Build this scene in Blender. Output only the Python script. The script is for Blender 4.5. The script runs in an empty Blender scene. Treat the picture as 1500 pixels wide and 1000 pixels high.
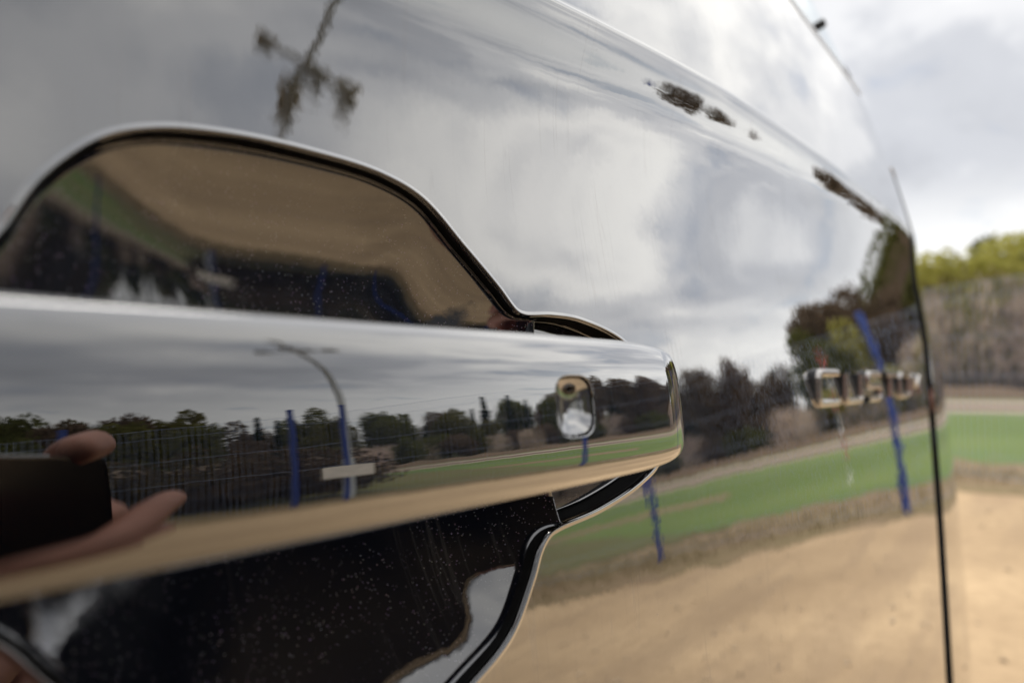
import bpy, bmesh, math, random
import numpy as np
from mathutils import Vector, Matrix, Euler

R = math.radians
random.seed(7); rng = np.random.default_rng(7)
scene = bpy.context.scene
COL = scene.collection
EYE = 1.05                      # the lens sits this high above the yard
OFF = np.array([0.0, 0.0, EYE])

# ------------------------------------------------------------------ camera
PSI, PIT = R(40.4), R(3.1)
FWD = np.array([math.cos(PIT)*math.cos(PSI), math.cos(PIT)*math.sin(PSI), math.sin(PIT)])
RGT = np.array([math.sin(PSI), -math.cos(PSI), 0.0]); UP = np.cross(RGT, FWD)
cam = bpy.data.cameras.new('camera'); camo = bpy.data.objects.new('camera', cam); COL.objects.link(camo)
camo.matrix_world = Matrix(((RGT[0], UP[0], -FWD[0], 0), (RGT[1], UP[1], -FWD[1], 0), (RGT[2], UP[2], -FWD[2], EYE), (0, 0, 0, 1)))
cam.lens = 24.0; cam.sensor_width = 36.0; cam.clip_start = 0.004; cam.clip_end = 3000
cam.dof.use_dof = True; cam.dof.focus_distance = 0.20; cam.dof.aperture_fstop = 8.2
scene.camera = camo

# ------------------------------------------------------------------ sky, sun, exposure
SUN_EL, SUN_AZ = R(56), R(70)          # azimuth measured from +X
world = bpy.data.worlds.new('World'); scene.world = world; world.use_nodes = True
wt = world.node_tree; wt.nodes.clear()
class N:
    """small node helper"""
    def __init__(s, tree): s.t = tree
    def __call__(s, typ, ins=None, **props):
        n = s.t.nodes.new(typ)
        for k, v in props.items(): setattr(n, k, v)
        for k, v in (ins or {}).items():
            if isinstance(v, bpy.types.NodeSocket): s.t.links.new(v, n.inputs[k])
            else: n.inputs[k].default_value = v
        return n
    def math(s, op, a, b=0.0, c=0.0, clamp=False):
        n = s('ShaderNodeMath', {0: a, 1: b, 2: c}, operation=op, use_clamp=clamp); return n.outputs[0]
    def ramp(s, fac, stops, interp='LINEAR'):
        n = s('ShaderNodeValToRGB', {0: fac}); e = n.color_ramp.elements; n.color_ramp.interpolation = interp
        while len(e) < len(stops): e.new(0.5)
        for i, (p, c) in enumerate(stops):
            e[i].position = p; e[i].color = (c, c, c, 1) if not hasattr(c, '__len__') else (*c, 1)
        return n.outputs[0]
    def mix(s, f, a, b, mode='MIX'):
        n = s('ShaderNodeMix', data_type='RGBA', blend_type=mode)
        for i, v in ((0, f), (6, a), (7, b)):
            if isinstance(v, bpy.types.NodeSocket): s.t.links.new(v, n.inputs[i])
            else: n.inputs[i].default_value = v if i == 0 else ((*v, 1) if len(v) == 3 else v)
        return n.outputs[2]
w = N(wt)
sky = w('ShaderNodeTexSky', sky_type='NISHITA', sun_disc=False, sun_elevation=SUN_EL, sun_rotation=R(90)-SUN_AZ, dust_density=2.0)
tc = w('ShaderNodeTexCoord').outputs['Generated']
sp = w('ShaderNodeSeparateXYZ', {0: tc})
zc = w.math('MAXIMUM', sp.outputs[2], 0.0)
den = w.math('ADD', zc, 0.16)
u = w.math('DIVIDE', sp.outputs[0], den); v = w.math('DIVIDE', sp.outputs[1], den)
uv = w('ShaderNodeCombineXYZ', {0: u, 1: v, 2: 20.4}).outputs[0]
uvs = w('ShaderNodeMapping', {0: uv, 2: (0, 0, R(25)), 3: (0.75, 1.25, 1.0)}).outputs[0]
n1 = w('ShaderNodeTexNoise', {'Vector': uvs, 'Scale': 0.85, 'Detail': 7.0, 'Roughness': 0.52, 'Distortion': 0.5}).outputs[0]
n2 = w('ShaderNodeTexNoise', {'Vector': uvs, 'Scale': 2.6, 'Detail': 6.0, 'Roughness': 0.55, 'Distortion': 0.3}).outputs[0]
nn = w.math('ADD', w.math('MULTIPLY', n1, 0.72), w.math('MULTIPLY', n2, 0.28))
cl = w.ramp(nn, [(0.34, (4.3, 4.4, 4.7)), (0.45, (5.4, 5.5, 5.8)), (0.52, (7.3, 7.3, 7.4)), (0.60, (10.6, 10.4, 10.0)), (0.72, (7.2, 7.2, 7.3))], 'EASE')
low = w.ramp(zc, [(0.0, 1.0), (0.13, 1.0), (0.27, 0.0)], 'EASE')
cl = w.mix(w.math('MULTIPLY', low, 0.75), cl, (10.2, 10.1, 9.8))
top = w.ramp(zc, [(0.55, 0.0), (0.95, 1.0)], 'EASE')
cl = w.mix(w.math('MULTIPLY', top, 0.55), cl, (11.0, 11.0, 11.1))
gap = w.ramp(n2, [(0.34, 0.30), (0.44, 0.05)], 'EASE')
colr = w.mix(gap, cl, sky.outputs[0])
bg = w('ShaderNodeBackground', {'Color': colr, 'Strength': 0.10})
w('ShaderNodeOutputWorld', {'Surface': bg.outputs[0]})

sun = bpy.data.lights.new('sun', 'SUN'); sun.energy = 2.2; sun.angle = R(45); sun.color = (1.0, 0.95, 0.87)
so = bpy.data.objects.new('sun', sun); COL.objects.link(so)
sdir = Vector((math.cos(SUN_EL)*math.cos(SUN_AZ), math.cos(SUN_EL)*math.sin(SUN_AZ), math.sin(SUN_EL)))
so.rotation_euler = sdir.to_track_quat('Z', 'Y').to_euler()

scene.view_settings.view_transform = 'Standard'; scene.view_settings.look = 'None'
scene.view_settings.gamma = 1.0; scene.view_settings.use_curve_mapping = False
scene.view_settings.exposure = 0.42
scene.render.engine = 'CYCLES'
cy = scene.cycles
cy.use_denoising = True; cy.max_bounces = 10; cy.glossy_bounces = 8; cy.diffuse_bounces = 3
cy.transparent_max_bounces = 8; cy.sample_clamp_indirect = 8.0; cy.caustics_reflective = False; cy.blur_glossy = 0.0

# ------------------------------------------------------------------ materials
def new_mat(name):
    m = bpy.data.materials.new(name); m.use_nodes = True; m.node_tree.nodes.clear()
    return m, N(m.node_tree)
def finish(n, shader): n('ShaderNodeOutputMaterial', {'Surface': shader})
def obj_co(n): return n('ShaderNodeTexCoord').outputs['Object']

def lacquer(name, base=(0.004, 0.004, 0.005), f0=0.19, power=1.35, peel=0.006, streaks=0.0, dust=0.0, rough=0.0, flake=0.0, tint=(1, 1, 1), fine=1.0):
    m, n = new_mat(name)
    co = obj_co(n)
    nv = n('ShaderNodeTexNoise', {'Vector': co, 'Scale': 420.0, 'Detail': 2.0}).outputs['Color']
    off = n('ShaderNodeVectorMath', {0: nv, 1: (0.5, 0.5, 0.5)}, operation='SUBTRACT').outputs[0]
    off = n('ShaderNodeVectorMath', {0: off, 'Scale': peel}, operation='SCALE').outputs[0]
    nv2 = n('ShaderNodeTexNoise', {'Vector': co, 'Scale': 70.0, 'Detail': 1.0}).outputs['Color']
    off2 = n('ShaderNodeVectorMath', {0: nv2, 1: (0.5, 0.5, 0.5)}, operation='SUBTRACT').outputs[0]
    off2 = n('ShaderNodeVectorMath', {0: off2, 'Scale': peel*1.0}, operation='SCALE').outputs[0]
    geo = n('ShaderNodeNewGeometry')
    nor = n('ShaderNodeVectorMath', {0: geo.outputs['Normal'], 1: off}, operation='ADD').outputs[0]
    nor = n('ShaderNodeVectorMath', {0: nor, 1: off2}, operation='ADD').outputs[0]
    nor = n('ShaderNodeVectorMath', {0: nor}, operation='NORMALIZE').outputs[0]
    fac = n('ShaderNodeLayerWeight', {'Blend': 0.5, 'Normal': nor}).outputs['Facing']
    fac = n.math('ADD', n.math('MULTIPLY', n.math('POWER', fac, power), 1-f0), f0, clamp=True)
    gl = n('ShaderNodeBsdfGlossy', {'Color': (*tint, 1), 'Roughness': rough, 'Normal': nor}).outputs[0]
    bcol = (*base, 1)
    if flake:
        vo = n('ShaderNodeTexVoronoi', {'Vector': co, 'Scale': 2600.0})
        sel = n.math('GREATER_THAN', n('ShaderNodeSeparateColor', {0: vo.outputs['Color']}).outputs[0], 0.90)
        dot = n.math('LESS_THAN', vo.outputs['Distance'], 0.30)
        big = n.ramp(n('ShaderNodeTexNoise', {'Vector': co, 'Scale': 60.0, 'Detail': 3.0}).outputs[0], [(0.35, 0.1), (0.65, 1.0)])
        k = n.math('MULTIPLY', n.math('MULTIPLY', n.math('MULTIPLY', sel, dot), flake), big)
        hue = n.mix(0.7, vo.outputs['Color'], (0.45, 0.52, 0.66))
        bcol = n.mix(k, base, hue)
    df = n('ShaderNodeBsdfDiffuse', {'Color': bcol, 'Roughness': 0.5}).outputs[0]
    sh = n('ShaderNodeMixShader', {0: fac, 1: df, 2: gl}).outputs[0]
    if streaks or dust:
        film = None
        if streaks:
            st = n('ShaderNodeMapping', {0: co, 3: (75.0, 2.0, 2.6)}).outputs[0]
            s1 = n('ShaderNodeTexNoise', {'Vector': st, 'Scale': 1.0, 'Detail': 3.0, 'Roughness': 0.6}).outputs[0]
            film = n.math('MULTIPLY', n.ramp(s1, [(0.495, 0.0), (0.502, 1.0), (0.510, 0.0)], 'EASE'), streaks)
            s2 = n('ShaderNodeTexNoise', {'Vector': co, 'Scale': 38.0, 'Detail': 4.0}).outputs[0]
            film = n.math('ADD', n.math('MULTIPLY', film, n.ramp(s2, [(0.42, 0.0), (0.6, 1.0)])), n.math('MULTIPLY', n.ramp(s2, [(0.4, 0.0), (0.8, 1.0)]), streaks*0.10))
        if dust:
            v2 = n('ShaderNodeTexVoronoi', {'Vector': co, 'Scale': 520.0*fine})
            sel = n.math('GREATER_THAN', n('ShaderNodeSeparateColor', {0: v2.outputs['Color']}).outputs[1], 0.955)
            rad = n.math('MULTIPLY', n('ShaderNodeSeparateColor', {0: v2.outputs['Color']}).outputs[2], 0.11)
            k = n.math('MULTIPLY', n.math('MULTIPLY', sel, n.math('LESS_THAN', v2.outputs['Distance'], rad)), dust)
            film = k if film is None else n.math('ADD', film, k, clamp=True)
        dd_ = n('ShaderNodeBsdfDiffuse', {'Color': (0.46, 0.45, 0.43, 1)}).outputs[0]
        sh = n('ShaderNodeMixShader', {0: film, 1: sh, 2: dd_}).outputs[0]
    finish(n, sh)
    return m

def plain(name, col, rough=0.6, var=0.25, scale=8.0, metal=0.0, spec=0.5, bump=0.0, sheen=0.0):
    m, n = new_mat(name)
    co = obj_co(n)
    t = n('ShaderNodeTexNoise', {'Vector': co, 'Scale': scale, 'Detail': 4.0}).outputs[0]
    f = n.ramp(t, [(0.3, 0.0), (0.7, 1.0)])
    c = n.mix(f, tuple(x*(1-var) for x in col), tuple(min(1, x*(1+var)) for x in col))
    ins = {'Base Color': c, 'Roughness': rough, 'Metallic': metal, 'Specular IOR Level': spec}
    if bump:
        b = n('ShaderNodeBump', {'Height': t, 'Strength': bump, 'Distance': 0.01}); ins['Normal'] = b.outputs[0]
    p = n('ShaderNodeBsdfPrincipled', ins)
    finish(n, p.outputs[0]); return m

M = {}
M['paint'] = lacquer('black_door_lacquer', peel=0.009, streaks=0.11, dust=0.5)
M['bowl'] = lacquer('black_recess_lacquer', base=(0.006, 0.0075, 0.013), peel=0.009, fine=2.1, f0=.14, power=2.3, dust=.75, flake=0.9, streaks=.05)
M['grip'] = lacquer('black_handle_lacquer', f0=.185, peel=0.004, dust=.3, streaks=.015)
M['chrome'] = lacquer('dark_chrome', base=(0.30, 0.29, 0.28), f0=0.50, power=2.5, peel=0.006, rough=0.14, tint=(0.96, 0.92, 0.87))
M['dish'] = lacquer('grey_dish_lacquer', base=(0.05, 0.048, 0.045), f0=0.32, power=2.5, peel=0.004, rough=0.03)
M['glass'] = lacquer('tinted_window_glass', base=(0.02, 0.025, 0.03), f0=0.14, power=1.9, peel=0.002, tint=(0.92, 0.97, 1.0))
M['rubber'] = plain('black_rubber', (0.008, 0.008, 0.008), 0.7, 0.2, 300, spec=0.06)
M['trim'] = plain('black_plastic_trim', (0.012, 0.012, 0.013), 0.35, 0.2, 200)
M['amber'] = plain('brown_sensor_lens', (0.06, 0.05, 0.035), 0.25, 0.2, 300)
M['tyre'] = plain('tyre_rubber', (0.02, 0.02, 0.02), 0.8, 0.2, 60)
M['alloy'] = plain('grey_alloy', (0.35, 0.35, 0.36), 0.3, 0.1, 40, metal=0.9)
M['satin'] = plain('satin_aluminium', (.75, .75, .76), .35, .05, 60, metal=.8)
M['lens'] = plain('clear_lamp_lens', (0.5, 0.5, 0.5), 0.1, 0.1, 40)
M['red'] = plain('red_lens', (0.35, 0.02, 0.03), 0.2, 0.1, 40)

# ------------------------------------------------------------------ object helpers
def tag(o, label=None, cat=None, group=None, kind=None):
    for k, v_ in (('label', label), ('category', cat), ('group', group), ('kind', kind)):
        if v_: o[k] = v_
    return o
def empty(name, loc=(0, 0, 0), rz=0.0):
    o = bpy.data.objects.new(name, None); COL.objects.link(o); o.location = loc; o.rotation_euler = (0, 0, rz)
    o.empty_display_size = 0.1; return o
def link(name, me, mat, parent=None):
    o = bpy.data.objects.new(name, me); COL.objects.link(o)
    if mat is not None and not me.materials: me.materials.append(mat)
    if parent: o.parent = parent
    return o
def raw(name, V, Fc, mat, parent=None, normals=None, smooth=True, flip=False):
    me = bpy.data.meshes.new(name)
    V = np.asarray(V, float)
    if flip: Fc = [tuple(reversed(f)) for f in Fc]
    me.from_pydata(V.tolist(), [], [tuple(int(i) for i in f) for f in Fc]); me.update()
    if smooth: me.polygons.foreach_set('use_smooth', [True]*len(me.polygons))
    if normals is not None: me.normals_split_custom_set_from_vertices([tuple(x) for x in np.asarray(normals)])
    return link(name, me, mat, parent)
def grid_faces(nu, nv, wrapu=False, wrapv=False, base=0):
    i = np.arange(nu if wrapu else nu-1); j = np.arange(nv if wrapv else nv-1)
    I, J = np.meshgrid(i, j, indexing='ij'); I = I.ravel(); J = J.ravel()
    I2 = (I+1) % nu; J2 = (J+1) % nv
    return (np.stack([I*nv+J, I2*nv+J, I2*nv+J2, I*nv+J2], 1)+base)
def grid_normals(P, wrapu=False, wrapv=False):
    def g(P, ax, wr):
        if wr: return np.roll(P, -1, ax)-np.roll(P, 1, ax)
        return np.gradient(P, axis=ax)
    n = np.cross(g(P, 0, wrapu), g(P, 1, wrapv)); L = np.linalg.norm(n, axis=-1, keepdims=True)
    return n/np.maximum(L, 1e-12)
class Soup:
    def __init__(s): s.V = []; s.F = []; s.Nn = []; s.n = 0
    def add(s, P, Fc, Nr=None):
        P = np.asarray(P, float).reshape(-1, 3); s.V.append(P)
        if Nr is not None:                          # wind the faces to agree with the given normals
            f4 = np.asarray(Fc); q = P[f4]; fn = np.cross(q[:, 2]-q[:, 0], q[:, 3]-q[:, 1]); nn = np.asarray(Nr).reshape(-1, 3)[f4].mean(1)
            if (np.sign((fn*nn).sum(1))).sum() < 0: Fc = f4[:, ::-1]
        s.F.extend((np.asarray(f)+s.n).tolist() for f in Fc)
        if Nr is not None: s.Nn.append(np.asarray(Nr).reshape(-1, 3))
        s.n += len(P)
    def box(s, c, d, rot=None):
        c = np.array(c, float); h = np.array(d, float)/2
        P = np.array([[x, y, z] for x in (-1, 1) for y in (-1, 1) for z in (-1, 1)])*h
        if rot is not None: P = P @ np.asarray(rot).T
        s.add(P+c, [(0, 1, 3, 2), (4, 6, 7, 5), (0, 4, 5, 1), (2, 3, 7, 6), (0, 2, 6, 4), (1, 5, 7, 3)])
    def tube(s, pts, rad, k=8, cap=True):
        pts = np.asarray(pts, float); rad = np.broadcast_to(rad, (len(pts),))
        T = np.gradient(pts, axis=0); T /= np.linalg.norm(T, axis=1, keepdims=True)
        ref = np.array([0, 0, 1.0]) if abs(T[0][2]) < 0.9 else np.array([1.0, 0, 0])
        rings = []
        for p, t, r in zip(pts, T, rad):
            a = np.cross(t, ref); a /= np.linalg.norm(a); b = np.cross(t, a)
            th = np.arange(k)*2*np.pi/k
            rings.append(p+r*(np.cos(th)[:, None]*a+np.sin(th)[:, None]*b))
        P = np.concatenate(rings); s.add(P, grid_faces(len(pts), k, wrapv=True)[:, ::-1])
        if cap:
            s.F.append([s.n-len(P)+i for i in range(k)]); s.F.append([s.n-1-i for i in range(k)])
    def build(s, name, mat, parent=None, smooth=False, normals=False):
        return raw(name, np.concatenate(s.V), s.F, mat, parent, np.concatenate(s.Nn) if normals else None, smooth)

# ------------------------------------------------------------------ the body side as a surface Y(X, Z), relative to the lens
def gsm(y, x, sig):
    dx = x[1]-x[0]; k = int(4*sig/dx); t = np.arange(-k, k+1)*dx; g = np.exp(-t*t/(2*sig*sig)); g /= g.sum()
    return np.convolve(np.pad(y, k, mode='edge'), g, mode='valid')
_cx = np.linspace(-4, 3, 7001)
_cz = gsm(np.interp(_cx, [-4, -.3, .1, .16, .208, .265, .347, .503, .7, .9, 1.5, 2.4], [-.05, -.035, -.0135, -.0055, .001, .0075, .014, .0245, .033, .039, .05, .06]), _cx, .035)
def crease(X): return np.interp(X, _cx, _cz)
_z = np.arange(-1.2, 1.3, 5e-5)
_lo = gsm(np.interp(_z, [-1.2, -.8, -.3, -.1, -.04, 0, .03, .052, .08, .099, .108, .112, .118, .125], [-8, -3, 2, 4.5, 7, 9.5, 11, 10.5, 3, -4.5, -15, -16, -8, -5]), _z, .0025)
_hi = gsm(np.interp(_z, [.12, .20, .285, .6, .8], [12.5, 15, 18, 24, 30]), _z, .01)
_soft = gsm(np.interp(_z, [-1.2, -.8, -.3, -.1, -.04, 0, .03, .052, .08, .099, .125], [-8, -3, 2, 4.5, 7, 9.5, 11, 10.5, 6, 5, 5]), _z, .0025)
_s = 1/(1+np.exp(-(_z-.1218)/.0005))
def _integrate(lo):
    d = np.tan(np.radians(lo*(1-_s)+_hi*_s+16*np.exp(-((_z-.1224)/.0007)**2)-6*np.exp(-((_z-.1206)/.0006)**2)))
    y = np.concatenate([[0], np.cumsum((d[1:]+d[:-1])/2*np.diff(_z))]); return y-np.interp(0, _z, y)
_y, _y2 = _integrate(_lo), _integrate(_soft)
_fade = gsm(np.interp(_cx, [.3, .48, .53, .6, .75, 1.2], [0, .26, .36, .52, .62, 1.0]), _cx, .03)
Y0 = .115
def plan(X):
    X = np.asarray(X, float); t = np.clip(X-.15, 0, None); y = t*t/32.0
    q = np.clip(X-.80, 0, None); return y+q*q*.25+q**3*1.2
def S(X, Z):
    q = np.interp(X, _cx, _fade); zt = Z-crease(X)
    return Y0+plan(X)+np.interp(zt, _z, _y)*(1-q)+np.interp(zt, _z, _y2)*q
def SN(X, Z, h=2.5e-4):
    fx = (S(X+h, Z)-S(X-h, Z))/(2*h); fz = (S(X, Z+h)-S(X, Z-h))/(2*h)
    n = np.stack([fx, -np.ones_like(fx), fz], -1); return n/np.linalg.norm(n, axis=-1, keepdims=True)
def surf(X, Z):
    return np.stack([X, S(X, Z), Z], -1)+OFF
def front_edge(Z):
    return np.interp(Z, _fz, _fx)
_fz = np.linspace(-1.1, .9, 801)
_fx = gsm(np.interp(_fz, [-1.1, -.75, -.25, -.18, -.11, -.06, 0, .07, .14, .20, .26, .35, .40, .9], [.63, .63, .665, .68, .70, .713, .742, .795, .825, .83, .815, .775, .745, .47]), _fz, .02)

van = empty('van', (0, 1.0, 0)); van.location = (0, 0, 0)
tag(van, 'glossy black van seen close along its side at the front door handle', 'van')

# recess outline in the door (X, Z)
OUT = np.array([(.0270, .0216), (.0323, .0313), (.0413, .0406), (.0502, .0448), (.0629, .0474), (.081, .0487), (.101, .0481), (.1133, .0445), (.1256, .0343),
 (.1366, .0246), (.1425, .0186), (.1455, .0177), (.158, .0184), (.1719, .0179), (.1932, .0128), (.203, .006), (.2085, -.0045), (.2095, -.0190), (.2054, -.0273), (.1931, -.0326),
 (.169, -.0377), (.1490, -.0397), (.1445, -.0408), (.1405, -.0440), (.136, -.0506), (.1267, -.0611), (.1122, -.0680), (.098, -.0725), (.083, -.074), (.068, -.0715), (.054, -.065), (.042, -.054),
 (.032, -.042), (.0266, -.0355), (.022, -.0325), (.012, -.031), (-.01, -.029), (-.033, -.025), (-.05, -.014), (-.054, -.005), (-.047, .004), (-.03, .010), (-.01, .012), (.012, .0135), (.0205, .0155), (.0245, .0182)])
def catmull(P, m):
    n = len(P); out = []
    for i in range(n):
        p0, p1, p2, p3 = P[i-1], P[i], P[(i+1) % n], P[(i+2) % n]
        d0 = np.linalg.norm(p1-p0)**.5; d1 = np.linalg.norm(p2-p1)**.5; d2 = np.linalg.norm(p3-p2)**.5
        m1 = (p1-p0)/d0-(p2-p0)/(d0+d1)+(p2-p1)/d1; m2 = (p2-p1)/d1-(p3-p1)/(d1+d2)+(p3-p2)/d2
        m1 *= d1; m2 *= d1
        for t in np.linspace(0, 1, m, endpoint=False):
            out.append((2*t**3-3*t*t+1)*p1+(t**3-2*t*t+t)*m1+(-2*t**3+3*t*t)*p2+(t**3-t*t)*m2)
    return np.array(out)
OC = catmull(OUT, 24)
BC = np.array([.085, -.012])                       # the outline is star-shaped about this point
ang = np.arctan2(OC[:, 1]-BC[1], OC[:, 0]-BC[0]); rad = np.hypot(OC[:, 1]-BC[1], OC[:, 0]-BC[0])
o_ = np.argsort(ang); ang = ang[o_]; rad = rad[o_]
def outline_at(a):
    return np.interp(a, np.concatenate([ang-2*np.pi, ang, ang+2*np.pi]), np.tile(rad, 3))

# --- door panel: a grid with a rectangular window, and a patch between that window and the recess outline
RX0, RX1, RZ0, RZ1 = -.075, .245, -.10, .062
DX0 = -.42; DZ0, DZTOP = -.72, .272                # rear edge, sill edge and belt line (belt is measured from the crease line)
def span(a, b, n): return np.linspace(a, b, n)
gx = np.concatenate([span(DX0, RX0, 24)[:-1], span(RX0, RX1, 130), ])
zlow = span(DZ0, RZ0, 60)[:-1]; zmid = span(RZ0, RZ1, 72)
top_fr = np.concatenate([span(0, .30, 30)[:-1], span(.30, .42, 60)[:-1], span(.42, 1, 34)])
door = Soup()
def ztop(X): return DZTOP+crease(X)
def door_grid(Xg, Zg):
    P = surf(Xg, Zg); door.add(P, grid_faces(*Xg.shape), SN(Xg, Zg))
def zc_rows(X, lo):      # rows above lo that follow the crease
    c = crease(X); ks = np.concatenate([span(0, 1, 22)[:-1]])
    a = c+.112; b = c+.134
    rows = [lo+(a-lo)*k for k in span(0, 1, 24)[:-1]]+[a+(b-a)*k for k in span(0, 1, 60)[:-1]]+[b+(ztop(X)-b)*k for k in span(0, 1, 40)]
    return np.stack(rows, -1)
# below the window
X, Z = np.meshgrid(gx, span(DZ0, RZ0, 60), indexing='ij'); door_grid(X, Z)
# left of the window
X, Z = np.meshgrid(span(DX0, RX0, 24), zmid, indexing='ij'); door_grid(X, Z)
# above the window
Zr = zc_rows(gx, RZ1); X = np.repeat(gx[:, None], Zr.shape[1], 1); door_grid(X, Zr)
# ahead of the window to the front edge, whose last columns roll inwards
uu = np.concatenate([span(0, .97, 160)[:-1], span(.97, 1, 14)])
def right_block(zfun):
    rows = zfun
    Xs = []
    nz = rows(np.array([RX1])).shape[1]
    Xg = np.zeros((len(uu), nz)); Zg = np.zeros_like(Xg)
    for it in range(3):
        for j in range(nz):
            Zcol = Zg[:, j]
            Xg[:, j] = RX1+(front_edge(Zcol)-RX1)*uu
        Zg = rows(Xg) if rows.__code__.co_argcount == 1 else Zg
    return Xg, Zg
nlow, nmid = 60, 72
def rows_right(Xg):
    if Xg.ndim == 1: Xg = Xg[:, None].repeat(nlow-1+nmid-1+22+60+40+1, 1)
    n = Xg.shape[1]; out = np.zeros_like(Xg); j = 0
    for k in span(DZ0, RZ0, nlow)[:-1]: out[:, j] = k; j += 1
    for k in span(RZ0, RZ1, nmid)[:-1]: out[:, j] = k; j += 1
    a0 = RZ1
    for k in span(0, 1, 24)[:-1]: out[:, j] = a0+(crease(Xg[:, j])+.112-a0)*k; j += 1
    for k in span(0, 1, 60)[:-1]: out[:, j] = crease(Xg[:, j])+.112+.022*k; j += 1
    for k in span(0, 1, 40): out[:, j] = crease(Xg[:, j])+.134+(DZTOP-.134)*k; j += 1
    return out
nr = nlow-1+nmid-1+23+59+40
Xg = np.full((len(uu), nr), .4)
for _ in range(4):
    Zg = rows_right(Xg); Xg = RX1+(front_edge(Zg)-RX1)*uu[:, None]
door_grid(Xg, Zg)
# roll the front edge in (radius 4 mm)
e = Xg[-1], Zg[-1]
ph = span(0, R(88), 7); rr = .004
Xe = e[0][None]+rr*np.sin(ph)[:, None]; Ze = np.repeat(e[1][None], 7, 0)
Pe = surf(Xe, Ze); Pe[..., 1] += rr*(1-np.cos(ph))[:, None]
ne = SN(np.repeat(e[0][None], 7, 0), Ze); ne = ne*np.cos(ph)[:, None, None]+np.array([1, .1, 0])*np.sin(ph)[:, None, None]
Pe2 = np.concatenate([Pe, Pe[-1:]+np.array([0, .02, 0])]); ne2 = np.concatenate([ne, ne[-1:]])
door.add(Pe2, grid_faces(*Pe2.shape[:2]), ne2/np.linalg.norm(ne2, axis=-1, keepdims=True))
# patch round the recess
rect = [(x, RZ0) for x in span(RX0, RX1, 130)[:-1]]+[(RX1, z) for z in zmid[:-1]]+[(x, RZ1) for x in span(RX1, RX0, 130)[:-1]]+[(RX0, z) for z in zmid[::-1][:-1]]
rect = np.array(rect)
def resample(P, k):      # k-fold denser closed polyline
    Q = np.concatenate([P, P[:1]]); t = np.arange(len(Q)); tt = np.arange(len(P)*k)/k
    return np.stack([np.interp(tt, t, Q[:, 0]), np.interp(tt, t, Q[:, 1])], 1)
rect = resample(rect, 3)
ra = np.arctan2(rect[:, 1]-BC[1], rect[:, 0]-BC[0]); rl = outline_at(ra)
edge = BC+rl[:, None]*np.stack([np.cos(ra), np.sin(ra)], 1)
ks = span(0, 1, 40)**1.6
ring = edge[None]*(1-ks)[:, None, None]+rect[None]*ks[:, None, None]
RXg, RZg = ring[..., 0], ring[..., 1]
door.add(surf(RXg, RZg), grid_faces(*RXg.shape, wrapv=True)[:, ::-1], SN(RXg, RZg))
# lip: the sheet swells into a slim bead, rolls over it and drops as a short wall to the bowl
T = np.roll(edge, -3, 0)-np.roll(edge, 3, 0); T /= np.linalg.norm(T, axis=1, keepdims=True)
inw = np.stack([-T[:, 1], T[:, 0]], 1)             # outline runs anticlockwise, so this points inwards
def inset(d): return edge+inw*d
n0 = SN(edge[:, 0], edge[:, 1]); in3 = np.stack([inw[:, 0], np.zeros(len(inw)), inw[:, 1]], 1)
lp_d = np.array([-.0010, -.0008, -.00055, -.0003, -.00005, .00012, .00024, .00034, .00042, .00048, .00052])
lp_h = np.array([0.00001, .00006, .00017, .00028, .00034, .00032, .00018, -.0001, -.0006, -.00115, -.0016])
lip = []
for d, h_ in zip(lp_d, lp_h):
    q = inset(d); lip.append(surf(q[:, 0], q[:, 1])+SN(q[:, 0], q[:, 1])*h_)
lip = np.array(lip)
ln = grid_normals(lip, wrapv=True)
if (ln[0]*n0).sum() < 0: ln = -ln
door.add(lip, grid_faces(*lip.shape[:2], wrapv=True), ln)
panel = door.build('door_panel', M['paint'], van, True, True)

# --- recess seal and recess bowl
def smst_(t): t = np.clip(t, 0, 1); return t*t*(3-2*t)
_ba = np.linspace(-np.pi, np.pi, 1441); _br = outline_at(_ba)
for lo_, hi_ in ((R(-27.5), R(30)), (R(151), R(204))):   # carry the bowl's own edge across the two necks
    aa = (_ba-lo_) % (2*np.pi); m_ = aa < (hi_-lo_); _br = np.where(m_, outline_at(lo_)+(outline_at(hi_)-outline_at(lo_))*smst_(aa/(hi_-lo_)), _br)
_br3 = gsm(np.tile(_br[:-1], 3), np.arange(1440*3)*R(.25), R(4.0)); _br = np.append(_br3[1440:2880], _br3[1440])
def bowl_y(X, Z):
    dx_, dz_ = X-BC[0], Z-BC[1]
    rho = np.hypot(dx_, dz_)/np.interp(np.arctan2(dz_, dx_), _ba, _br)
    zn = dz_/.0615; xn = dx_/.062
    rc = np.clip(rho, 0, 1.25); up_ = smst_((zn+.2)/.45)
    b = (.0233)*(1-rc**2.6)*(1-up_)+.0178*(1-rc**2.6)*up_
    yb = np.where(rho < 1.2, S(X, Z)+b+.0024, 0)
    inneck = np.clip((np.where(dx_ > 0, dx_-.060, -dx_-.056))/.006, 0, 1)
    yn = S(X, Z)+.0075-.03*(1-inneck)
    k = 420.0
    return np.log(np.exp(k*(yb-.1))+np.exp(k*(yn-.1)))/k+.1
ins = inset(.0013)
cen = BC[None]
kk = np.concatenate([span(1, .80, 40)[:-1], span(.80, .02, 60)])
br = cen[None]+(ins[None]-cen[None])*kk[:, None, None]
BX, BZ = br[..., 0], br[..., 1]
BY = bowl_y(BX, BZ)
fl = np.clip(1-np.linalg.norm(br-ins[None], axis=-1)/.0008, 0, 1)
BY = BY-.0005*fl**2                                 # small radius where the bowl turns up into the wall
BP = np.stack([BX, BY, BZ], -1)+OFF
BN = grid_normals(BP, wrapv=True)
if BN[40, 0, 1] > 0: BN = -BN
sp_ = Soup(); sp_.add(BP, grid_faces(*BP.shape[:2], wrapv=True), BN); sp_.F.append([int(i) for i in range(sp_.n-len(ins), sp_.n)])
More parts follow.
